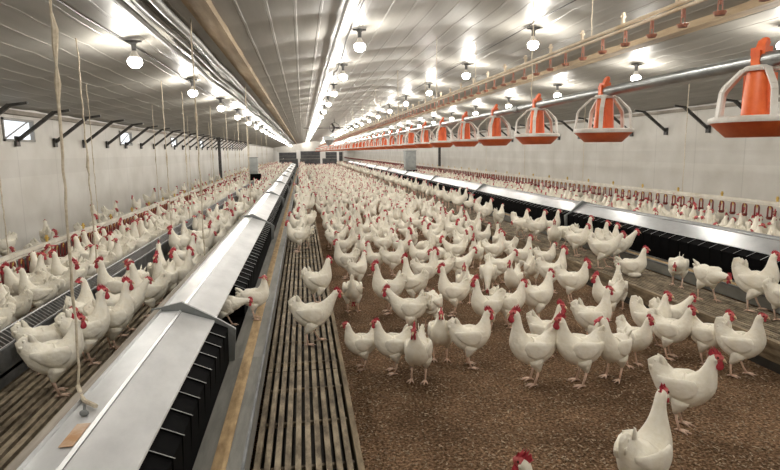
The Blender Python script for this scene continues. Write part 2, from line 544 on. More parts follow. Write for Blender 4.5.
# ------------------------------------------------------------------ slatted platforms
HS = .20
def platform(name, x0, x1, label, pitch=.043, gap=.018, edge=None, joints=2.44):
    p = empty(name, (0, 0, 0))
    tag(p, label, 'slatted floor')
    m_ = MB()
    x = x0
    while x + pitch - gap <= x1 + .001:
        y = Y0
        while y < Y1:
            m_.box(x, x + pitch - gap, y, min(y + joints - .012, Y1), HS - .03, HS)
            y += joints
        x += pitch
    y = Y0 + .2
    while y < Y1:
        m_.box(x0, x1, y, y + .02, HS - .05, HS - .031)
        y += .407
    m_.build('slat_deck', M['slat'], p, False)
    MB().box(x0, x1, Y0, Y1, .001, .012).build('gap_shade_sheet', M['base_dark'], p, False)  # dark sheet added under the deck so the slat gaps look shaded
    if edge:
        for xe in edge:
            y = Y0
            k = 0
            while y < Y1:
                MB().box(xe - .013, xe + .013, y, min(y + 3.64, Y1), HS - .135, HS + .002).build('edge_board', M['edge_wood'], p, False)
                y += 3.66
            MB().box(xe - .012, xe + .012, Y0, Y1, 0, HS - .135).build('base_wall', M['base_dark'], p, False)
    return p
platform('slatted_walkway', -.245, .18, 'narrow dirty slatted walkway beside the long open litter', edge=(.199,))
platform('slatted_walkway', 3.12, 3.64, 'dirty slatted step with a timber edge in front of the far nests', pitch=.037, gap=.014, edge=(3.10,))
platform('slatted_floor', WL, -.88, 'wide slatted floor between the nests and the windowed wall', pitch=.052, gap=.021)
platform('slatted_floor', 4.22, WR, 'slatted floor behind the far nests by the plain wall', pitch=.052, gap=.021)

# ------------------------------------------------------------------ nest units
UL = 4.68
NEST_OPEN = .80          # the second unit's near end is open where two birds step out
def nest(side, y0, idx, detail):
    """side +1: front faces +X (left row); -1: front faces -X (right row)"""
    if side > 0:
        led0, led1, fr, zf, fold, zt, strip, back = -.26, -.46, -.53, .55, -.706, .61, -.815, -.855
    else:
        led0, led1, fr, zf, fold, zt, strip, back = 3.66, 3.86, 3.94, .585, 4.085, .685, 4.15, 4.19
    s = side
    n = empty('nest_box', (led1, y0, HS))
    X = lambda v: v - led1
    Z = lambda v: v - HS
    L = UL - .02
    def slab(name, pts, th, m_, ya=0., yb=L, mi=None):
        """an extruded open profile with thickness"""
        mm = MB()
        up, dn = [], []
        for i, p in enumerate(pts):
            a = Vector((pts[max(i - 1, 0)][0], pts[max(i - 1, 0)][1]))
            b = Vector((pts[min(i + 1, len(pts) - 1)][0], pts[min(i + 1, len(pts) - 1)][1]))
            t = (b - a).normalized()
            nn = Vector((-t.y, t.x)) * th
            up.append((X(p[0]) + nn.x, Z(p[1]) + nn.y)); dn.append((X(p[0]), Z(p[1])))
        loop = up + dn[::-1]
        mm.rings([[(q[0], ya, q[1]) for q in loop], [(q[0], yb, q[1]) for q in loop]], 0, True)
        return mm.build(name, m_, n, False)
    gm = M['galv'] if s > 0 else M['galv_darker']  # right row's lids take a darker sheet colour
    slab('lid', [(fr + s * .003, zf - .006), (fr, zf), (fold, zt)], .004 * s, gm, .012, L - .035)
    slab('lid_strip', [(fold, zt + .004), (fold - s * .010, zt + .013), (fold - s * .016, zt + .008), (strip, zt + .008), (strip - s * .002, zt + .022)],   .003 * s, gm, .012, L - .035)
    MB().box(min(X(strip - s * .003), X(back)), max(X(strip - s * .003), X(back)), 0, L, Z(zt) - .06, Z(zt) + .018).build('top_plank', M['plank'], n, False)
    slab('back_panel', [(back, HS), (back, zt - .06)], .01, M['galv_grey'])
    # ledge: grey board with a worn wooden stripe, standing on a grey kick plate
    a, b = sorted((X(led0), X(led1)))
    led = MB().box(a, b, 0, UL, 0, .095).build('ledge', M['ledge'], n, False)
    c = (a + b) / 2
    MB().box(c - .028, c + .028, 0, UL, .094, .099).build('wood_stripe', M['ledge_stripe'], led, False)
    e = X(led0)
    MB().box(min(e, e - s * .012), max(e, e - s * .012), 0, UL, .094, .108).build('ledge_lip', M['trough'], led, False)
    # dark inside: floor and rear curtain
    a, b = sorted((X(led1 - s * .02), X(strip)))
    MB().box(a, b, .01, L - .03, .02, .09).build('nest_mat', M['black'], n, False)
    rx = X(fold)
    MB().box(min(rx, rx - s * .01), max(rx, rx - s * .01), .01, L - .03, .02, Z(zt) - .03).build('rear_curtain', M['black'], n, False)
    # black dividers with a bright wire on the top edge
    k = 0
    y = .10
    allm = MB()
    while y < L - .08:
        if side > 0 and idx == 1 and y < NEST_OPEN:
            y += .155
            continue
        m_ = MB() if detail else allm
        poly = [(X(fold), .09), (X(led1) - s * .004, .097), (X(led1) + s * .006, Z(zf) - .075), (X(led1) + s * .006, Z(zf) - .045), (X(fr), Z(zf) - .012), (X(fold), Z(zt) - .02)]
        m_.rings([[(q[0], y - .004, q[1]) for q in poly], [(q[0], y + .004, q[1]) for q in poly]], 0, True)
        m_.tube([(X(fr) - s * .002, y, Z(zf) - .008), (X(led1) + s * .012, y, Z(zf) - .046)], .0016, 5, 1)
        # hanging black flap between dividers
        m_.box(min(X(fr) - s * .03, X(fr) - s * .022), max(X(fr) - s * .03, X(fr) - s * .022), y + .012, y + .140, Z(zf) - .13, Z(zf) - .005, 0)
        if detail:
            m_.build('divider', [M['black'], M['wire']], n, False)
        y += .155
        k += 1
    if not detail:
        o = allm.build('divider_row', [M['black'], M['wire']], n, False)
        o['kind'] = 'stuff'
    fcx0, fcx1 = X(led1) - s * .004, X(led1) - s * .002
    fc = MB()
    q = .10
    while q < L - .03:
        q2 = min(q + .155, L - .03)
        if not (side > 0 and idx == 1 and q < NEST_OPEN):
            fc.rings([[(fcx0, p, .097), (fcx1, p, .097), (fcx1 + s * .004, p, Z(zf) - .05), (X(fr), p, Z(zf) - .016), (X(fr) - s * .004, p, Z(zf) - .018), (fcx0 + s * .004, p, Z(zf) - .054)] for p in (q, q2)], 0, True)
        q += .155
    fc.build('front_curtain', M['black'], n, False)
    # perforated end plate standing proud of the lids
    mm = MB()
    pl = [(X(led1) + s * .03, .10), (X(led1) + s * .045, Z(zf) - .06), (X(fr) + s * .02, Z(zf) + .004), (X(fold), Z(zt) + .055), (X(strip), Z(zt) + .03), (X(back) - s * .02, Z(zt) + .02), (X(back), .02), (X(fold), .02)]
    mm.rings([[(q[0], L - .028, q[1]) for q in pl], [(q[0], L - .008, q[1]) for q in pl]], 0, True)
    for hx, hz in ((fr + .0, zf - .05), ((fr + fold) / 2, zf - .02), (fold, zt - .06), ((fr + fold) / 2, zf - .09), (fold - s * .05, zt - .02), (fr - s * .03, zf - .11)):
        mm.box(X(hx) - .013, X(hx) + .013, L - .031, L - .027, Z(hz) - .013, Z(hz) + .013, 1)
    mm.build('end_plate', [M['galv_grey'], M['black']], n, False)
    if side > 0 and idx == 0:
        yy = 1.88 - y0
        MB().box(X(fold) - .056, X(fold) - .014, yy - .15, yy - .0, Z(zt) + .0115, Z(zt) + .0135).build('rust_patch', M['rust'], n, False)
        MB().ball((X(strip) + .05, yy + .07, Z(zt) + .018), .016, .012, .012, 8, 5).tube([(X(strip) + .05, yy + .07, Z(zt) + .02), (X(strip) + .052, yy + .08, Z(zt) + .045)], .005, 5).build('hinge_clip', M['galv_grey'], n)
        MB().box(X(fold) - .01, X(fr) + .004, yy - .335, yy - .330, Z(zt) + .01, Z(zt) + .012).build('seam', M['galv_grey'], n, False)
    where = 'beside the slatted walkway' if side > 0 else 'behind the timber-edged step'
    tag(n, 'silver-lidded black nest unit, %s from the camera in the row %s' % (ordinal(idx + 1), where), 'nest box', 'nest units ' + where)
    return n
k = 0
y = 3.30 - UL
while y < 50 - UL:
    nest(1, y, k, k < 3)
    y += UL; k += 1
k = 0
y = 7.85 - UL
while y < 53 - UL:
    nest(-1, y, k, k < 3)
    y += UL; k += 1

# low partition closing the flock's pen at the far end
pt = empty('partition', (0, 53.2, 0))
tag(pt, 'low dark partition across the far end of the flock', 'partition')
MB().box(-2.2, 3.3, -.02, .02, 0, .84).build('board', M['door_dark'], pt, False)
MB().box(-2.2, 3.3, -.035, .035, .84, .90).build('top_rail', M['ledge'], pt, False)
for x in (-2.2, -.30, 1.75, 3.3):
    MB().box(x - .10, x + .10, -.06, -.02, 0, 1.52).build('post', M['post_white'], pt, False)

# ------------------------------------------------------------------ chain feeder troughs (left floor)
def trough(x, ztop, label):
    t = empty('feed_trough', (x, 0, HS))
    tag(t, label, 'feed trough')
    h = ztop - HS
    m_ = MB()
    m_.box(-.085, -.075, Y0, Y1, .08, h - .05); m_.box(.075, .085, Y0, Y1, .0, h - .05); m_.box(-.085, .085, Y0, Y1, .06, .08)
    m_.box(.085, .10, Y0, Y1, h - .075, h - .05)
    m_.build('trough_channel', M['trough'], t, False)
    MB().box(-.074, .074, Y0, Y1, .081, .105).build('feed', M['feed'], t, False)['kind'] = 'stuff'
    m_ = MB()
    for sx in (-1, 1):
        m_.tube([(sx * .08, Y0, h - .05), (sx * .08, Y1, h - .05)], .003, 4)
    m_.tube([(0, Y0, h), (0, Y1, h)], .0045, 5)
    y = 0.0
    while y < 40:
        m_.bar((.08, y, h - .05), (.012, y, h + .002), .003, .003)
        m_.bar((-.08, y, h - .05), (-.012, y, h + .002), .003, .003)
        y += .045 if y < 14 else .09
    m_.build('wire_grill', M['wire'], t, False)
    m_ = MB()
    y = .4
    while y < Y1:
        m_.box(-.03, .03, y, y + .03, 0, .08)
        y += 1.5
    m_.build('trough_stand', M['trough'], t, False)
    return t
trough(-1.80, .47, 'grey chain feed trough with a wire grill among the hens')
trough(-3.18, .42, 'grey feed trough close along the windowed wall')

# ------------------------------------------------------------------ drinker lines
def cup_mesh(kind):
    """upside-down U arm with a small cup below"""
    m_ = MB()
    if kind == 'wall':
        m_.tube([(0, -.034, -.15), (0, -.034, -.04), (0, -.02, -.016), (0, .02, -.016), (0, .034, -.04), (0, .034, -.15)], .011, 6)
        m_.lathe([(.001, -.185), (.03, -.18), (.042, -.15), (.038, -.148), (.02, -.165)], n=10)
    else:
        m_.tube([(0, -.020, -.10), (0, -.016, -.015)], .004, 5)
        m_.tube([(0, .020, -.10), (0, .016, -.015)], .004, 5)
        m_.lathe([(.001, -.118), (.026, -.118), (.036, -.098), (.033, -.097), (.02, -.108)], n=10)
    return m_
def drinker(x, z, label, kind, sp, y_start, nmax=100, tilt=None):
    d = empty('drinker_line', (x, 0, z))
    tag(d, label, 'drinker')
    MB().tube([(0, Y0, 0), (0, Y1, 0)], .0125, 8).build('water_pipe', M['pipe_pvc'] if kind != 'wall' else M['rail'], d)
    if kind == 'wall':
        MB().box(-.018, .018, Y0, Y1, .02, .055).build('rail', M['rail'], d, False)
    else:
        MB().tube([(0, Y0, .033), (0, Y1, .033)], .014, 8).build('support_tube', M['pipe_pvc'], d)
        MB().tube([(0, Y0, .10), (0, Y1, .10)], .002, 4).build('shock_wire', M['wire'], d)
    cm = cup_mesh(kind).mesh('drip_cup', M['cup'] if kind == 'wall' else M['cup_brown'])
    nm = MB().lathe([(.001, -.052), (.006, -.05), (.006, -.03), (.011, -.028), (.011, .0), (.001, .0)], n=8).mesh('nipple', M['nipple'])
    nmb = MB().lathe([(.001, -.052), (.006, -.05), (.006, -.03), (.011, -.028), (.011, .0), (.001, .0)], n=8).mesh('nipple', M['cup_brown'])
    y = y_start
    far = MB()
    k = 0
    while y < Y1 - .4:
        if k < nmax:
            link('drip_cup', cm, d, (0, y, 0))
            link('nipple', nm if kind == 'wall' else nmb, d, (0, y, -.01))
        else:
            far.box(-.03, .03, y - .03, y + .03, -.17, -.15); far.box(-.01, .01, y - .035, y - .02, -.15, -.02); far.box(-.01, .01, y + .02, y + .035, -.15, -.02)
        y += sp
        k += 1
    if far.v:
        far.build('distant_cups', M['cup'] if kind == 'wall' else M['cup_brown'], d, False)['kind'] = 'stuff'
    # yellow saddle clips standing up from the pipe
    cl = MB().box(-.008, .008, -.012, .012, .03, .12).box(-.02, .02, -.006, .006, .085, .10).mesh('clip', M['nipple'] if kind == 'wall' else M['pipe_pvc'], False)
    y = y_start + .1
    k = 0
    while y < 45:
        link('clip', cl, d, (0, y, 0))
        y += .95 if kind == 'wall' else .60
        k += 1
    return d
drinker(-2.52, .60, 'low pale drinker rail with red cups above the hens by the windows', 'wall', .15, 3.0)
drinker(5.85, .76, 'low drinker line with dark red cups along the plain wall', 'wall', .21, 4.2)
drinker(2.30, H + .835, 'raised drinker pipe with brown drip cups hanging under the ceiling', 'roof', .31, 2.0)

# ------------------------------------------------------------------ pan feeder line
FX, TZ = 1.75, H + .325
ft = empty('feed_tube', (FX, 0, TZ))
tag(ft, 'long grey galvanized feed tube carrying the orange pan feeders', 'feed tube')
y = Y0
while y < Y1 - 4:
    MB().tube([(0, y, 0), (0, y + 3.02, 0)], .029, 12).build('pipe_length', M['tube'], ft)
    MB().tube([(0, y + 2.98, 0), (0, y + 3.06, 0)], .034, 12).build('coupling', M['galv_grey'], ft)
    y += 3.05
PAN_Y = [1.985, 3.12, 4.08, 5.02] + [5.98 + 1.02 * k for k in range(66)]
def pan_feeder():
    p = empty('pan_feeder', (FX, PAN_Y[0], TZ))
    # all z below are relative to the tube
    MB().lathe([(.001, -.288), (.104, -.288), (.162, -.232), (.158, -.230), (.100, -.280), (.001, -.280)], n=28).build('pan', M['orange'], p)
    MB().lathe([(.155, -.232), (.166, -.234), (.169, -.226), (.167, -.214), (.157, -.210), (.148, -.214), (.155, -.232)], n=28).build('pan_rim', M['white_plastic'], p)
    cone = MB().lathe([(.060, -.270), (.056, -.20), (.047, -.05), (.042, -.035), (.030, -.030)], n=16)
    cone.obox((0, .050, -.12), (.018, 0, 0), (0, .006, 0), (0, 0, .07)); cone.obox((0, -.050, -.12), (.018, 0, 0), (0, .006, 0), (0, 0, .07))
    cone.build('feed_cone', M['orange'], p)
    MB().lathe([(.001, -.275), (.098, -.273), (.055, -.262)], n=16).build('feed', M['feed'], p)['kind'] = 'stuff'
    hub = MB().lathe([(.030, -.038), (.056, -.040), (.062, -.030), (.053, -.020), (.028, -.018)], n=16)
    for k in range(5):
        a = 2 * PI * k / 5 + .35
        c, s = math.cos(a), math.sin(a)
        m_ = MB()
        pts = [(.048, -.030), (.074, -.038), (.139, -.100), (.150, -.120), (.160, -.214)]
        for q0, q1 in zip(pts[:-1], pts[1:]):
            m_.bar((q0[0] * c, q0[0] * s, q0[1]), (q1[0] * c, q1[0] * s, q1[1]), .022 if q0 != pts[0] else .030, .010)
        m_.build('grill_arm', M['white_plastic'], p, False)
    hub.build('hub', M['white_plastic'], p)
    h = MB()
    h.lathe([(.030, -.034), (.032, -.01), (.030, .012)], n=12)
    h.obox((-.004, 0, .035), (.020, 0, 0), (0, .030, 0), (0, 0, .014))
    h.bar((-.010, 0, .03), (.008, .0, .072), .036, .022, up=(1, 0, 0))
    h.bar((-.028, 0, -.03), (-.030, 0, .035), .035, .012, up=(1, 0, 0))
    h.ball((.009, 0, .074), .013, .020, .013)
    h.build('tube_clamp', M['orange'], p)
    return p
proto = pan_feeder()
for k, y in enumerate(PAN_Y):
    p = proto if k == 0 else copy_tree(proto)
    p.location = (FX, y, TZ)
    p.rotation_euler = (random.uniform(-.02, .02), 0, random.uniform(-.3, .3) + (0 if k else .15))
    tag(p, 'orange and white pan feeder, %s from the camera on the long tube' % ordinal(k + 1), 'feeder', 'pan feeders on the tube')

# hopper feeding the tube, circulation fan, cross pipe
hp = empty('feed_hopper', (FX, 37, TZ))
tag(hp, 'grey funnel hopper at the far middle of the feed tube', 'hopper')
MB().rings([[(sx * w, sy * w, z) for sx, sy in ((-1, -1), (1, -1), (1, 1), (-1, 1))] for w, z in ((.08, -.02), (.10, .10), (.36, .42), (.36, .62))]).build('bin', M['box_grey'], hp, False)
MB().box(-.38, .38, -.38, .38, .60, .64).build('bin_rim', M['galv_grey'], hp, False)
fan = empty('circulation_fan', (1.43, 25.0, ceil_z(1.43)))
tag(fan, 'dark round circulation fan hanging under the ceiling ridge', 'fan')
fm = MB().lathe([(.21, -.09), (.225, -.09), (.225, .09), (.21, .09), (.21, -.09)], n=24)
fm.v = [(v[0], v[2], v[1] - .40) for v in fm.v]
fm.build('shroud', M['dark_steel'], fan)
for k in range(3):
    a = 2 * PI * k / 3
    MB().obox((.10 * math.cos(a), 0, -.40 + .10 * math.sin(a)), (.10 * math.cos(a), 0, .10 * math.sin(a)), (.04 * math.sin(a), .02, -.04 * math.cos(a)), (0.0015, .003, 0)).build('blade', M['dark_steel'], fan, False)
MB().ball((0, 0, -.40), .06, .09, .06).build('motor', M['dark_steel'], fan)
MB().tube([(0, 0, -.18), (0, 0, 0)], .012, 6).build('hanger', M['dark_steel'], fan)
tag(MB().tube([(.1, 27, ceil_z(0) - .13), (4.2, 27, ceil_z(0) - .13)], .02, 6).build('cross_pipe', M['dark_steel']), 'thin dark pipe crossing under the ceiling beyond the round fan', 'pipe')

# hoppers of the floor chain feeders
def chain_hopper(x, y, z0, z1, w, label):
    h = empty('feed_hopper', (x, y, HS))
    tag(h, label, 'hopper')
    MB().rings([[(sx * a, sy * a, z - HS) for sx, sy in ((-1, -1), (1, -1), (1, 1), (-1, 1))] for a, z in ((w * .45, z0), (w * .5, z0 + .12), (w * .5, z1))]).build('bin', M['box_grey'], h, False)
    MB().box(-w * .54, w * .54, -w * .54, w * .54, z1 - HS, z1 - HS + .03).build('bin_lid', M['galv_grey'], h, False)
    MB().box(-w * .55, w * .8, -w * .4, w * .4, z0 - HS - .24, z0 - HS).build('drive_motor', M['black'], h, False)
    for sx in (-1, 1):
        MB().box(sx * w * .42 - .015, sx * w * .42 + .015, -.015, .015, 0, z0 - HS + .05).build('leg', M['dark_steel'], h, False)
chain_hopper(-1.80, 21.6, .72, 1.30, .32, 'grey feed hopper with black motor on the floor trough')
chain_hopper(4.95, 26.0, .62, 1.48, .50, 'tall grey feed hopper behind the far nest row')

# ------------------------------------------------------------------ ropes
def rope(x, y, z0, label, r=.008, knots=(), top=None, group=None, dx=0., dy=0.):
    zt = (top or ceil_z(x)) - .01
    R = random.Random(int(abs(x) * 100 + y * 37))
    pts, rr = [], []
    n = max(8, int((zt - z0) / .06))
    for i in range(n + 1):
        f = i / n
        pts.append((x + dx * f + R.uniform(-.004, .004), y + dy * f + R.uniform(-.004, .004), z0 + (zt - z0) * f))
        rr.append(r * (2.1 if i in knots else 1) * R.uniform(.85, 1.15))
    o = MB().tube(pts, rr, 6).build('rope', M['rope'])
    tag(o, label, 'rope', group)
    return o
rope(-.855, 2.16, .60, 'thick knotted jute rope tied to the nearest nest lid', .0048, (19, 21, 22, 25, 26, 29, 31), dx=.045)
MB_ = MB().tube([(-.86, 2.16, .645), (-.84, 2.13, .62), (-.80, 2.05, .63), (-.74, 1.99, .632)], .008, 6)
tag(MB_.build('rope_end', M['rope']), 'loose end of rope lying on the nearest nest lid', 'rope')
rope(-.865, 5.0, .60, 'jute rope holding the nest lid just past the first end plate', .006, (10, 20))
rope(-.87, 9.6, .60, 'thin jute rope over the third nest unit beside the walkway', .007)
i = 0
for y in (5.2, 7.4, 10.4, 13.4, 16.4, 19.4, 22.4, 25.4, 28.4):
    i += 1
    rope(-2.52, y, .66, 'thin jute rope, %s from the camera, lifting the low drinker rail' % ordinal(i), .005, (12,), group='drinker ropes')
i = 0
for y in (5.15, 8.0, 9.3, 12.0, 14.4, 17.0, 19.6, 23.6, 26.5, 30):
    i += 1
    rope(-1.80, y, .47, 'jute rope, %s from the camera, hanging to the grilled feed trough' % ordinal(i), .006, (9, 15, 16), group='trough ropes')
i = 0
for y in (4.2, 7.3, 10.3, 13.4, 16.4, 19.5, 22.5, 25.6):
    i += 1
    rope(FX, y, TZ + .02, 'thin cord, %s from the camera, holding up the feed tube' % ordinal(i), .004, group='feed tube cords')
i = 0
for y in (4.35, 7.4, 10.5, 13.5, 16.6, 19.6, 22.7):
    i += 1
    rope(2.30, y, H + .88, 'short cord, %s from the camera, holding up the raised drinker pipe' % ordinal(i), .004, group='raised drinker cords')
i = 0
for y in (8.0, 11.2, 14.4, 17.6):
    i += 1
    rope(5.85, y, .8, 'thin cord, %s from the camera, lifting the drinker by the plain wall' % ordinal(i), .005, group='wall drinker cords')
# ------------------------------------------------------------------ hens
TAIL = [(-.245, 0, .372, .010, .028), (-.205, 0, .335, .022, .052), (-.16, 0, .290, .046, .066), (-.11, 0, .250, .076, .082),
        (-.045, 0, .225, .096, .094), (.02, 0, .224, .099, .095), (.075, 0, .243, .089, .084)]
LOWTAIL = [(-.26, 0, .285, .012, .022), (-.215, 0, .272, .024, .042), (-.165, 0, .255, .048, .060)] + TAIL[3:]
UPTAIL = [(-.215, 0, .42, .008, .022), (-.195, 0, .365, .020, .050), (-.16, 0, .305, .046, .066)] + TAIL[3:]
def shift(st, dz):
    return [(x, y, z + dz, w, h) for x, y, z, w, h in st]
POSES = {
    # name: (spine, legs)   spine = (x, y, z, half width, half height), tail to beak root
    'alert': (TAIL + [(.115, 0, .290, .072, .074), (.130, 0, .345, .049, .050), (.134, 0, .395, .034, .034), (.138, 0, .437, .026, .027), (.150, 0, .470, .024, .027), (.174, 0, .478, .019, .022), (.192, 0, .474, .010, .013)], 'stand'),
    'stand': (TAIL + [(.118, 0, .282, .072, .074), (.137, 0, .325, .050, .052), (.146, 0, .362, .036, .038), (.152, 0, .394, .027, .029), (.166, 0, .422, .024, .028), (.190, 0, .430, .019, .022), (.208, 0, .425, .010, .013)], 'stand'),
    'upright': (UPTAIL + [(.112, 0, .288, .072, .074), (.122, 0, .340, .049, .052), (.122, 0, .384, .035, .036), (.124, 0, .418, .026, .028), (.136, 0, .450, .024, .027), (.160, 0, .458, .019, .022), (.178, 0, .454, .010, .013)], 'walk'),
    'walk': (TAIL + [(.125, 0, .272, .070, .072), (.162, 0, .312, .049, .050), (.190, 0, .348, .035, .037), (.212, 0, .377, .027, .028), (.232, 0, .398, .024, .027), (.256, 0, .402, .019, .022), (.274, 0, .396, .010, .013)], 'walk'),
    'reach': (LOWTAIL + [(.130, 0, .245, .068, .070), (.175, 0, .255, .047, .049), (.215, 0, .262, .036, .038), (.248, 0, .266, .028, .029), (.272, 0, .268, .024, .027), (.296, 0, .258, .019, .022), (.312, 0, .246, .010, .013)], 'walk'),
    'peck': (UPTAIL + [(.128, 0, .222, .068, .070), (.175, 0, .185, .047, .048), (.212, 0, .140, .035, .036), (.236, 0, .100, .027, .028), (.250, 0, .072, .024, .027), (.258, 0, .048, .019, .022), (.262, 0, .030, .010, .013)], 'stand'),
    'turnl': (TAIL + [(.115, 0, .288, .072, .074), (.130, 0, .340, .049, .050), (.134, .002, .386, .034, .034), (.136, .006, .420, .026, .027), (.136, .020, .449, .024, .027), (.134, .045, .455, .019, .022), (.132, .063, .450, .010, .013)], 'stand'),
    'turnr': (LOWTAIL + [(.115, 0, .288, .072, .074), (.130, 0, .335, .049, .050), (.134, -.002, .378, .034, .034), (.136, -.006, .412, .026, .027), (.136, -.020, .441, .024, .027), (.134, -.045, .447, .019, .022), (.132, -.063, .442, .010, .013)], 'stand'),
    'back': (TAIL + [(.112, 0, .288, .072, .074), (.120, 0, .340, .049, .050), (.112, .002, .386, .034, .034), (.104, .006, .420, .026, .027), (.092, .018, .446, .024, .027), (.066, .026, .450, .019, .022), (.048, .030, .445, .010, .013)], 'stand'),
    'sit': (shift(LOWTAIL, -.125) + shift([(.115, 0, .288, .074, .074), (.130, 0, .330, .050, .050), (.136, 0, .372, .036, .036), (.142, 0, .405, .027, .028), (.155, 0, .434, .024, .027), (.178, 0, .442, .019, .022), (.196, 0, .437, .010, .013)], -.125), None),
}
def spine_rings(st, sub, sides):
    P = [np.array((s[0] * .70 if s[0] < .11 else (s[0] - .11) * .92 + .077, s[1], s[2], s[3] * .93, s[4] * .97), float) for s in st]
    pts = []
    for i in range(len(P) - 1):
        p0, p1, p2, p3 = P[max(i - 1, 0)], P[i], P[i + 1], P[min(i + 2, len(P) - 1)]
        for k in range(sub):
            t = k / sub
            pts.append(.5 * ((2 * p1) + (-p0 + p2) * t + (2 * p0 - 5 * p1 + 4 * p2 - p3) * t * t + (-p0 + 3 * p1 - 3 * p2 + p3) * t ** 3))
    pts.append(P[-1])
    rings = []
    s = Vector((0, -1, 0))
    frames = []
    for i, p in enumerate(pts):
        a, b = pts[max(i - 1, 0)], pts[min(i + 1, len(pts) - 1)]
        t = Vector((b - a)[:3]).normalized()
        s = (s - t * s.dot(t)).normalized()
        u = s.cross(t)
        c = Vector(p[:3])
        w, h = max(p[3], .003), max(p[4], .003)
        frames.append((c, t, s, u))
        ring = []
        for k in range(sides):
            an = 2 * PI * k / sides
            ring.append(c + s * (w * math.cos(an)) + u * (h * math.sin(an)))
        rings.append(ring)
    return rings, frames
def hen_parts(pose, comb=1.0):
    st, legs = POSES[pose]
    SUB = 3
    rings, fr = spine_rings(st, SUB, 14)
    rr = random.Random(hash(pose) % 1000 if False else len(pose) * 7 + int(st[-1][2] * 1000))
    body = MB()
    body.rings(rings, 0, True)
    # red bare face: last rings of the head
    nface = SUB * 2 - 1
    nr = len(rings)
    for fi in range((nr - 1 - nface) * 14, (nr - 1) * 14):
        body.m[fi] = 1
    body.m[-1] = 1
    hc, ht, hs_, hu = fr[-1 - SUB]            # middle of the face
    kc, kt, ks, ku = fr[-1 - 2 * SUB]
    # eyes
    for sg in (-1, 1):
        c = hc - ht * .006 + hs_ * (sg * .0185) + hu * .006
        body.ball(c, .0055, .0055, .0055, 7, 5, 3)
        # pale ear lobe
        c = kc + kt * .004 + ks * (sg * .022) - ku * .006
        body.ball(c, .008, .005, .009, 6, 4, 0)
    dz = -.125 if legs is None else 0
    # tail feathers
    t0 = Vector((st[2][0] * .70, 0, st[2][2])); t1 = Vector((st[0][0] * .70, 0, st[0][2]))
    ax = (t1 - t0).normalized()
    up = Vector((0, 1, 0)).cross(ax).normalized()
    if up.z < 0:
        up = -up
    for k in range(6):
        f = (k - 2.5) / 2.5
        d = (ax + up * (.30 * f)).normalized()
        sd = Vector((0, (-1) ** k * (.006 + .004 * abs(f)), 0))
        root = t0 + up * (.026 * f) + sd
        L = .088 + .022 * f + rr.uniform(-.008, .008)
        n_ = Vector((0, 1, 0))
        wv = n_.cross(d).normalized()
        rgs = []
        for q, wd in ((0, .014), (.35, .021), (.65, .019), (.88, .011), (1, .002)):
            c = root + d * (L * q) + sd * (1.2 * q)
            rgs.append([c + wv * wd, c + n_ * .003, c - wv * wd, c - n_ * .003])
        body.rings(rgs, 0, True)
    # folded wings: long drop shapes lying on the flanks, with primaries to the rear
    for sg in (-1, 1):
        rgs = []
        for q, x, z, hh, yy in ((0, .068, .262, .014, .068), (.12, .050, .260, .045, .080), (.35, .005, .250, .062, .090), (.62, -.048, .252, .054, .086), (.84, -.092, .262, .036, .070), (1, -.135, .280, .012, .044)):
            c = Vector((x, sg * yy, z + dz))
            rgs.append([c + Vector((0, sg * .013 * math.cos(a), hh * math.sin(a))) if math.cos(a) > 0 else c + Vector((0, sg * .02 * math.cos(a), hh * math.sin(a))) for a in [2 * PI * k / 10 for k in range(10)]])
        if sg < 0:
            rgs = [r[::-1] for r in rgs]
        body.rings(rgs, 0, True)
    # legs
    if legs:
        for sg in (-1, 1):
            fx = 0.0 if legs == 'stand' else (.055 if sg > 0 else -.045)
            hip = Vector((-.01, sg * .050, .185)); hock = Vector((-.035 + fx * .6, sg * .052, .098)); foot = Vector((-.008 + fx, sg * .052, .012))
            body.tube([hip, hip.lerp(hock, .35), hip.lerp(hock, .75), hock], [.052, .044, .024, .011], 9, 0)
            body.tube([hock + Vector((.003, 0, .008)), hock.lerp(foot, .5), foot], [.0085, .0066, .0075], 7, 2)
            for an, L in ((0, .062), (.55, .052), (-.55, .052), (PI + sg * .25, .026)):
                d = Vector((math.cos(an), math.sin(an), 0))
                body.tube([foot, foot + d * (L * .5) + Vector((0, 0, -.002)), foot + d * L + Vector((0, 0, -.008))], [.0075, .006, .003], 5, 2)
    else:
        for sg in (-1, 1):
            body.ball((.02, sg * .05, .03), .075, .05, .035, 10, 6, 0)
    bm = body.mesh('hen', [M['feather'], M['face'], M['leg'], M['eye']])
    if 'sharp_edge' in bm.attributes:
        bm.attributes.remove(bm.attributes['sharp_edge'])
    # comb: serrated blade along the top of the head
    cb = MB()
    top = kc + ku * .020
    n = 11
    rgs = []
    base_a = kc.lerp(hc, .15) + (ku + hu).normalized() * .019
    base_b = fr[-2][0] + fr[-2][3] * .010
    mid_up = (hu + ku).normalized()
    cl = comb
    for i in range(n):
        q = i / (n - 1)
        b = base_a.lerp(base_b, q) - (hu * .006)
        if q < .12:
            b = b - kt * (.008 * cl) + ku * .002
        hgt = (.016 + .026 * math.sin(PI * min(1, (1 - q) * .9 + .12))) * cl
        hgt *= 1.0 if i % 2 == 0 else .58
        tip = b + mid_up * (hgt + .006) - ht * (.010 * cl * (1 - q)) + hs_ * (.004 * math.sin(i * 1.7))
        th = .0052
        m_ = b.lerp(tip, .55)
        rgs.append([b + hs_ * th * 1.3, m_ + hs_ * th, tip + hs_ * .0018, tip - hs_ * .0018, m_ - hs_ * th, b - hs_ * th * 1.3])
    cb.rings(rgs, 0, True)
    cme = cb.mesh('comb', M['comb'])
    wm = []
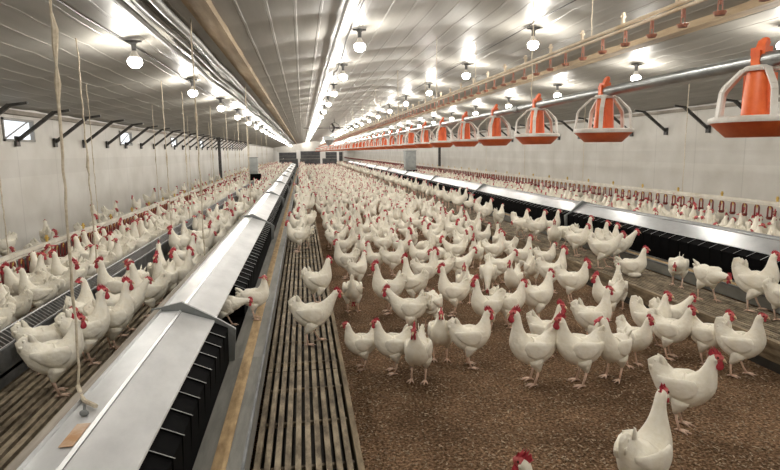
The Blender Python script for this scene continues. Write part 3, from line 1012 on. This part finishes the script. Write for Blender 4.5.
    for sg in (-1, 1):
        w = MB()
        a = fr[-2][0] - fr[-2][3] * .008 + hs_ * (sg * .007) - ht * .006
        dn = (-hu * .8 + Vector((0, 0, -1)) * .6).normalized()
        rgs = []
        for q, ww, th in ((0, .006, .004), (.3, .010, .006), (.65, .014, .007), (.9, .010, .006), (1, .002, .002)):
            c = a + dn * (.036 * cl * q) + hs_ * (sg * .006 * q)
            rgs.append([c + ht * (ww * cl) * math.cos(t) + hs_ * th * math.sin(t) for t in [2 * PI * k / 7 for k in range(7)]])
        w.rings(rgs, 0, True)
        wm.append(w.mesh('wattle', M['comb']))
    bk = MB()
    e, et, es, eu = fr[-1]
    bk.rings([[e - et * .006 + es * (.0095 * math.cos(t)) + eu * (.0105 * math.sin(t)) for t in [2 * PI * k / 8 for k in range(8)]],
              [e + et * .010 - eu * .001 + es * (.0068 * math.cos(t)) + eu * (.0075 * math.sin(t)) for t in [2 * PI * k / 8 for k in range(8)]],
              [e + et * .024 - eu * .008 + es * (.0015 * math.cos(t)) + eu * (.0018 * math.sin(t)) for t in [2 * PI * k / 8 for k in range(8)]]], 0, True)
    return bm, cme, wm, bk.mesh('beak', M['beak'])
HEN = {}
def hen_data(pose, big):
    if (pose, big) not in HEN:
        HEN[(pose, big)] = hen_parts(pose, 1.4 if big == 2 else 1.0 if big == 1 else .66)
    return HEN[(pose, big)]
# every bird: [x, y, z, heading, pose, scale, comb, label, zone]
BIRDS = []
def facing_at(x, y, rel):
    return math.radians(rel) - math.atan2(x, y)
def bird(px, py, rel, pose, zone='litter', sc=1.0, comb=1, label=None):
    z = 0.0 if zone == 'litter' else (HS + .097 if zone == 'ledge' else HS)
    p = on_z(px, py, z)
    BIRDS.append([p.x, p.y, z, facing_at(p.x, p.y, rel), pose, sc * .93, comb, label, zone])
B = bird
# --- open litter, near birds, front to back
B(641, 508, 62, 'alert', sc=1.08, comb=1, label='white hen nearest the camera, seen from behind with raised neck')
B(550, 588, 165, 'alert', sc=.98, comb=2, label='hen at the bottom edge of the picture, only its comb and head showing')
B(682, 428, 355, 'stand', sc=1.06, comb=2, label='white hen with a large red comb striding right across open litter')
B(416, 381, 258, 'stand', sc=.97, comb=2, label='white hen facing the camera with dark red comb at the edge of open litter')
B(364, 370, 190, 'stand', sc=.82, comb=0, label='small white hen facing left, standing next to the slatted walkway edge')
B(385, 372, 185, 'stand', sc=.90, comb=1, label='white hen facing left just behind the small hen at the walkway')
B(443, 361, 272, 'stand', sc=.97, comb=1, label='white hen facing the camera with a thin upright comb')
B(468, 366, 12, 'stand', sc=.98, comb=2, label='white hen facing right with one leg forward beside the thin-combed hen')
B(531, 383, 197, 'alert', sc=1.06, comb=2, label='tall white hen facing left with a high stretched neck on open litter')
B(546, 358, 335, 'alert', sc=.92, comb=2, label='white hen facing right directly behind the tall long-necked hen')
B(578, 384, 202, 'stand', sc=1.08, comb=2, label='bulky white hen leaning left with its red head lowered')
B(612, 379, 238, 'turnr', sc=1.0, comb=2, label='white hen standing in front with head turned left and red comb')
B(633, 366, 320, 'stand', sc=.92, comb=1, label='white hen with plump breast beside the head-turned hen')
B(592, 344, 15, 'alert', sc=.98, comb=1, label='white hen facing right behind the bulky leaning hen')
B(606, 320, 215, 'stand', sc=1.0, comb=2, label='white hen with big red comb facing left near the timber edge')
B(617, 308, 95, 'upright', sc=.92, comb=0, label='white hen with raised tail behind the big-combed one at the timber edge')
B(655, 349, 350, 'upright', sc=.98, comb=1, label='white hen with its tail pointing straight up by the timber edge')
B(678, 358, 350, 'stand', sc=.95, comb=1, label='white hen facing right, left one of a close pair by the timber edge')
B(696, 362, 340, 'stand', sc=.95, comb=1, label='white hen facing right, front one of a close pair by the timber edge')
B(735, 374, 3, 'upright', sc=.98, comb=0, label='white hen with raised tail standing alone against the timber edge')
B(668, 338, 20, 'walk', sc=.9, comb=1)
B(410, 334, 178, 'walk', sc=1.0, comb=2, label='white hen facing left with dark red face behind the camera-facing hen')
B(388, 313, 190, 'alert', sc=1.05, comb=2, label='white hen with very tall neck and drooping dark comb facing left')
B(353, 312, 88, 'peck', sc=1.0, comb=1, label='white hen seen from behind, bent down pecking beside the walkway')
B(358, 288, 48, 'stand', sc=.96, comb=0)
B(346, 278, 178, 'alert', sc=1.0, comb=1)
B(393, 276, 15, 'turnl', sc=1.0, comb=1)
B(414, 306, 140, 'alert', sc=1.05, comb=2, label='white hen seen from behind with tall red-topped neck in mid flock')
B(430, 329, 85, 'reach', sc=1.05, comb=0, label='hunched white hen seen from behind with its neck hidden')
B(453, 315, 172, 'alert', sc=1.0, comb=2, label='white hen facing left whose comb touches another red head')
B(426, 290, 12, 'alert', sc=.98, comb=2, label='hen whose red head meets the left-facing hen with the dark comb')
B(465, 303, 265, 'stand', sc=.98, comb=1, label='white hen facing the camera, alone in a gap of bare litter')
B(487, 331, 208, 'alert', sc=1.0, comb=2, label='white hen facing left in front of the camera-facing pecker')
B(508, 327, 12, 'stand', sc=.97, comb=1)
B(488, 291, 268, 'peck', sc=.98, comb=0, label='white hen bending its head low straight towards the camera')
B(459, 283, 20, 'walk', sc=1.0, comb=1)
B(441, 285, 175, 'stand', sc=.95, comb=1)
B(537, 322, 38, 'stand', sc=1.08, comb=1, label='large white hen facing half away, right of the left-facing group')
B(513, 299, 250, 'stand', sc=.97, comb=1)
B(499, 284, 8, 'walk', sc=.97, comb=1)
B(552, 292, 12, 'alert', sc=1.04, comb=2, label='white hen with dark red comb and tall neck near the timber step')
B(572, 303, 350, 'stand', sc=1.04, comb=2, label='white hen facing right beside the timber step, head against the boards')
B(531, 285, 100, 'upright', sc=.9, comb=0)
B(521, 273, 18, 'alert', sc=1.0, comb=1)
B(545, 273, 20, 'stand', sc=.9, comb=0)
B(494, 266, 10, 'alert', sc=.98, comb=1)
B(476, 268, 250, 'alert', sc=.95, comb=2)
B(455, 266, 195, 'walk', sc=.98, comb=2)
B(436, 269, 5, 'peck', sc=.95)
B(420, 272, 185, 'stand', sc=.95, comb=1)
B(403, 262, 330, 'alert', sc=1.0, comb=2)
B(376, 275, 165, 'upright', sc=.92, comb=1)
B(384, 258, 20, 'stand', sc=.98)
B(362, 263, 255, 'stand', sc=.95, comb=1)
B(343, 260, 185, 'turnl', sc=.95)
B(366, 252, 160, 'alert', sc=.95, comb=1)
B(436, 254, 200, 'alert', sc=.95, comb=2)
B(463, 253, 350, 'stand', sc=.95, comb=1)
B(507, 260, 160, 'alert', sc=.9, comb=1)
B(348, 244, 250, 'stand', sc=.95)
B(412, 250, 90, 'walk', sc=.95)
B(385, 245, 190, 'alert', sc=.95, comb=2)
B(483, 250, 40, 'stand', sc=.95, comb=1)
# --- walkway
B(314, 343, 6, 'walk', 'walkway', .93, 1, 'white hen facing right standing across the slatted walkway')
B(322, 304, 35, 'stand', 'walkway', .95, 1, 'white hen facing half away at the outer edge of the walkway')
B(289, 252, 190, 'stand', 'walkway', .98, 1)
B(303, 249, 150, 'reach', 'walkway', 1.0, 0)
B(292, 238, 200, 'stand', 'walkway', .95, 1)
# --- two birds coming out of the nest
B(256, 319, 0, 'turnr', 'ledge', .76, 1, 'white hen standing on the nest ledge, facing the walkway')
B(227, 327, 350, 'reach', 'ledge', .74, 1, 'white hen peering out of the nest behind the grey end plate')
# --- far step
B(632, 276, 4, 'sit', 'step', .98, 1, 'white hen lying down on the timber-edged step')
B(677, 286, 262, 'reach', 'step', .92, 1, 'white hen facing the camera on the step with lowered head and raised tail')
B(707, 300, 310, 'reach', 'step', 1.0, 1, 'white hen leaning forward and looking down on the timber-edged step')
B(765, 310, 8, 'upright', 'step', 1.08, 1, 'tall white hen with long legs on the step, head beyond the picture edge')
B(781, 322, 40, 'stand', 'step', .95, 0, 'white hen half turned away in front of the long-legged hen')
B(603, 268, 2, 'walk', 'step', 1.02, 1, 'large white hen facing right with lowered head on the step')
B(632, 262, 8, 'walk', 'step', .98, 1, 'white hen on the step behind the lying hen, red face turned right')
B(612, 258, 10, 'upright', 'step', .95, 1)
B(637, 255, 10, 'alert', 'step', .92, 1)
B(585, 250, 20, 'alert', 'step', .95, 1)
B(577, 256, 345, 'stand', 'step', .95, 1)
B(565, 247, 190, 'reach', 'step', .95, 1)
B(554, 249, 268, 'stand', 'step', .95, 1)
B(547, 240, 10, 'alert', 'step', .95, 0)
B(533, 240, 15, 'alert', 'step', .95, 1)
B(511, 237, 350, 'upright', 'step', .95, 0)
B(520, 240, 170, 'reach', 'step', .95, 0)
B(497, 228, 60, 'stand', 'step', .95, 0)
B(483, 222, 350, 'alert', 'step', .95, 1)
B(472, 222, 200, 'stand', 'step', .95, 1)
# --- between the near nests and the grilled trough
B(60, 394, 8, 'stand', 'nestback', 1.0, 2, 'white hen facing right alone on the slats beside the nearest nest lid')
B(46, 370, 12, 'walk', 'nestback', .92, 0)
B(90, 362, 20, 'alert', 'nestback', 1.0, 2, 'white hen with ruffled wing feathers beside the nearest nest lid')
B(112, 352, 20, 'alert', 'nestback', 1.0, 2, 'white hen with big red comb, right of the ruffled-wing hen')
B(78, 340, 60, 'turnl', 'nestback', .98, 2)
B(126, 334, 15, 'walk', 'nestback', 1.0, 0)
B(150, 318, 175, 'alert', 'nestback', 1.0, 1, 'white hen facing left with head against the trough, beside the end plate')
B(118, 312, 170, 'alert', 'nestback', .98, 2)
B(146, 304, 250, 'turnr', 'nestback', .98, 0)
B(160, 292, 80, 'alert', 'nestback', 1.0, 1)
B(166, 302, 240, 'alert', 'nestback', 1.0, 2)
B(178, 298, 20, 'alert', 'nestback', .95, 2)
B(187, 292, 200, 'stand', 'nestback', .98, 2)
B(188, 276, 30, 'alert', 'nestback', .95, 1)
B(200, 272, 250, 'stand', 'nestback', .95, 1)
NHAND = len(BIRDS)
LIM = {'litter': (.36, 2.93), 'walkway': (-.10, .10), 'step': (3.22, 3.54), 'nestback': (-1.58, -1.03)}
for _ in range(12):                       # nudge crowded birds apart and keep them off the edges
    for i in range(NHAND):
        for j in range(i):
            a, b_ = BIRDS[i], BIRDS[j]
            if a[8] != b_[8] or a[8] == 'ledge':
                continue
            dx, dy = a[0] - b_[0], a[1] - b_[1]
            d = math.hypot(dx, dy)
            if 1e-4 < d < .235:
                k_ = (.235 - d) / d * .25
                a[0] += dx * k_; a[1] += dy * k_; b_[0] -= dx * k_; b_[1] -= dy * k_
    for a in BIRDS:
        if a[8] in LIM:
            a[0] = min(max(a[0], LIM[a[8]][0]), LIM[a[8]][1])

# --- the rest of the flock, loosely packed by dart throwing
def fill(zone, x0, x1, ya, yb, dmin, tries_per_m, head, z, poses, grow=0.0):
    R = random.Random(len(zone) * 31 + int(ya * 10))
    cell = .5
    grid = {}
    def near_ok(x, y, d):
        cx, cy = int(x // cell), int(y // cell)
        for i in range(cx - 1, cx + 2):
            for j in range(cy - 1, cy + 2):
                for (a, b_) in grid.get((i, j), ()):
                    if (a - x) ** 2 + (b_ - y) ** 2 < d * d:
                        return False
        return True
    for b_ in BIRDS:
        if abs(b_[2] - z) < .15:
            grid.setdefault((int(b_[0] // cell), int(b_[1] // cell)), []).append((b_[0], b_[1]))
    y = ya
    while y < yb:
        for _ in range(tries_per_m):
            x, yy = R.uniform(x0, x1), y + R.random()
            if yy > yb or not near_ok(x, yy, dmin * (1 + R.uniform(0, .15))):
                continue
            grid.setdefault((int(x // cell), int(yy // cell)), []).append((x, yy))
            BIRDS.append([x, yy, z, head(x, yy, R), R.choice(poses), R.uniform(.84, .98), R.choice((0, 0, 1, 1, 2)), None, zone])
        y += 1
ANY = lambda x, y, R: R.uniform(-PI, PI)
MIX = ['alert'] * 4 + ['stand'] * 4 + ['turnl', 'turnr', 'walk', 'walk', 'upright', 'peck', 'reach', 'back']
fill('litter', .40, 2.92, 7.4, 11.0, .285, 110, ANY, 0, MIX)
fill('litter', .36, 2.95, 11.0, 52.6, .265, 90, ANY, 0, MIX)
fill('walkway', -.12, .10, 7.6, 52.6, .25, 26, ANY, HS, MIX)
fill('step', 3.22, 3.54, 11.0, 52.6, .27, 34, ANY, HS, MIX)
fill('nestback', -1.57, -1.02, 6.9, 52.6, .265, 50, ANY, HS, MIX)
TOW = lambda a: (lambda x, y, R: a + R.gauss(0, .7))
fill('trough', -2.42, -2.00, 2.9, 52.6, .20, 110, lambda x, y, R: R.choice((PI, PI, PI, 0)) + R.gauss(0, .5), HS, ['alert', 'stand', 'alert', 'turnl', 'turnr', 'walk'])
fill('rail', -2.98, -2.66, 5.0, 52.6, .42, 14, lambda x, y, R: R.gauss(0, .5), HS, ['alert', 'stand', 'walk'])
fill('wallside', -3.62, -3.42, 5.5, 52.6, .9, 3, ANY, HS, ['alert', 'stand'])
fill('wallcups', 5.30, 5.74, 4.2, 52.6, .20, 110, lambda x, y, R: R.gauss(0, .5), HS, ['alert', 'alert', 'stand', 'turnl'])
fill('wallcups', 4.50, 5.24, 4.2, 52.6, .25, 70, ANY, HS, ['alert', 'stand', 'alert', 'turnr', 'turnl'])
fill('wallcups', 6.02, 6.9, 5.0, 52.6, .45, 18, lambda x, y, R: PI + R.gauss(0, .6), HS, ['alert', 'stand'])

def screen(x, y, z):
    c = CAMROT.transposed() @ Vector((x, y, z - H))
    if c.z > -.3:
        return None
    return 390 + FPX * c.x / -c.z, 235 - FPX * c.y / -c.z, -c.z
SHOW = []
for i, b in enumerate(BIRDS):
    s = screen(b[0], b[1], b[2] + .3)
    if s and -25 < s[0] < 805 and s[1] < 560:
        SHOW.append((s[2] if i >= NHAND else s[2] * .2, i))
SHOW.sort()
INDIV = [i for _, i in SHOW[:300]]
REST = [i for _, i in SHOW[300:]]
# landmarks for the labels
def face_word(b):
    rel = math.degrees(b[3] + math.atan2(b[0], b[1])) % 360
    pz = b[4]
    w = 'facing right' if rel < 45 or rel > 315 else 'seen from behind' if rel < 135 else 'facing left' if rel < 225 else 'facing the camera'
    return 'pecking' if pz == 'peck' else w
ZN = {'walkway': 'on the slatted walkway', 'step': 'on the timber-edged step', 'nestback': 'between nest lids and grilled trough',
      'trough': 'between grilled trough and red-cupped rail', 'rail': 'just behind the red-cupped rail', 'wallside': 'against the windowed wall',
      'wallcups': 'under the cups by the plain wall', 'ledge': 'on the nest ledge'}
lists = {}
for i in INDIV:
    b = BIRDS[i]
    if b[8] == 'litter':
        k = max(0, min(len(PAN_Y) - 1, round((b[1] - PAN_Y[0]) / 1.03)))
        lists.setdefault(('litter', k), []).append((b[0], i))
    else:
        lists.setdefault((b[8], 0), []).append((b[1], i))
LAB = {}
for (zone, k), L_ in lists.items():
    L_.sort()
    for n, (_, i) in enumerate(L_):
        b = BIRDS[i]
        if b[7]:
            LAB[i] = b[7]
        elif zone == 'litter':
            LAB[i] = 'white hen %s, %s from the walkway on litter level with the %s feeder' % (face_word(b), ordinal(n + 1), ordinal(k + 1))
        else:
            LAB[i] = 'white hen %s, %s from the camera %s' % (face_word(b), ordinal(n + 1), ZN[zone])
GRP = {'litter': 'hens on the litter', 'walkway': 'hens on the walkway', 'step': 'hens on the far step', 'ledge': 'hens at the nests'}
for i in INDIV:
    x, y, z, hd, pose, sc, comb, lab, zone = BIRDS[i]
    bm, cm, wm, bk = hen_data(pose, comb)
    o = link('hen', bm, None, (x, y, z))
    o.rotation_euler = (0, 0, hd)
    o.scale = (sc, sc, sc)
    tag(o, LAB[i], 'hen', GRP.get(zone, 'hens on the side floors'))
    link('comb', cm, o)
    for w in wm:
        link('wattle', w, o)
    link('beak', bk, o)

# the far flock: nobody could count it, one object of real bodies
def simple_hen(pose, comb, sides=7):
    st, legs = POSES[pose]
    rings, fr = spine_rings([st[i] for i in range(len(st)) if i not in (1, 5)], 1, sides)
    m_ = MB()
    m_.rings(rings, 0, True)
    n = len(rings)
    for fi in range((n - 2) * sides, (n - 1) * sides):
        m_.m[fi] = 1
    m_.m[-1] = 1
    c, t, s, u = fr[-2]
    k = (.4, .6, .85)[comb]
    m_.obox(c + u * (.022 + .012 * k) - t * .004, t * .024, s * .005, u * (.018 * k), 1)
    m_.obox(c - u * (.022 + .008 * k) + t * .010, t * .010, s * .008, u * (.016 * k), 1)
    if legs:
        for sg in (-1, 1):
            m_.tube([(-.01, sg * .05, .15), (-.02, sg * .05, .0)], [.02, .008], 4, 2)
    return np.array([list(v) for v in m_.v]), m_.f, m_.m
SH = {}
AV, AF, AM = [], [], []
off = 0
for i in REST:
    x, y, z, hd, pose, sc, comb, lab, zone = BIRDS[i]
    if (pose, comb) not in SH:
        SH[(pose, comb)] = simple_hen(pose, comb)
    v, f, m_ = SH[(pose, comb)]
    c, s = math.cos(hd) * sc, math.sin(hd) * sc
    vv = np.stack([v[:, 0] * c - v[:, 1] * s + x, v[:, 0] * s + v[:, 1] * c + y, v[:, 2] * sc + z], 1)
    AV.append(vv)
    AF += [tuple(q + off for q in ff) for ff in f]
    AM += m_
    off += len(v)
fl = MB()
fl.v = [tuple(p) for p in np.concatenate(AV)]
fl.f, fl.m = AF, AM
tag(fl.build('distant_flock', [M['feather'], M['comb'], M['leg']]), 'dense mass of white hens filling the far part of the barn', 'flock', None, 'stuff')
print('birds', len(BIRDS), 'shown', len(SHOW), 'far flock', len(REST), 'farthest single', round(SHOW[299][0], 1))

# ------------------------------------------------------------------ wood shavings on the near litter
R = random.Random(77)
ch = MB()
for _ in range(15000):
    y = 1.6 + 7.5 * R.random() ** 1.5
    x = R.uniform(.22, 3.07)
    a = R.uniform(0, PI)
    L, w = R.uniform(.004, .011), R.uniform(.002, .0042)
    tl = R.uniform(-.4, .4)
    ch.obox((x, y, .003 + R.random() * .004), (L * math.cos(a), L * math.sin(a), L * tl), (-w * math.sin(a), w * math.cos(a), 0), (0, 0, .0008))
tag(ch.build('wood_shavings', M['chip'], None, False), 'pale loose wood shavings scattered over the brown litter', 'shavings', None, 'stuff')
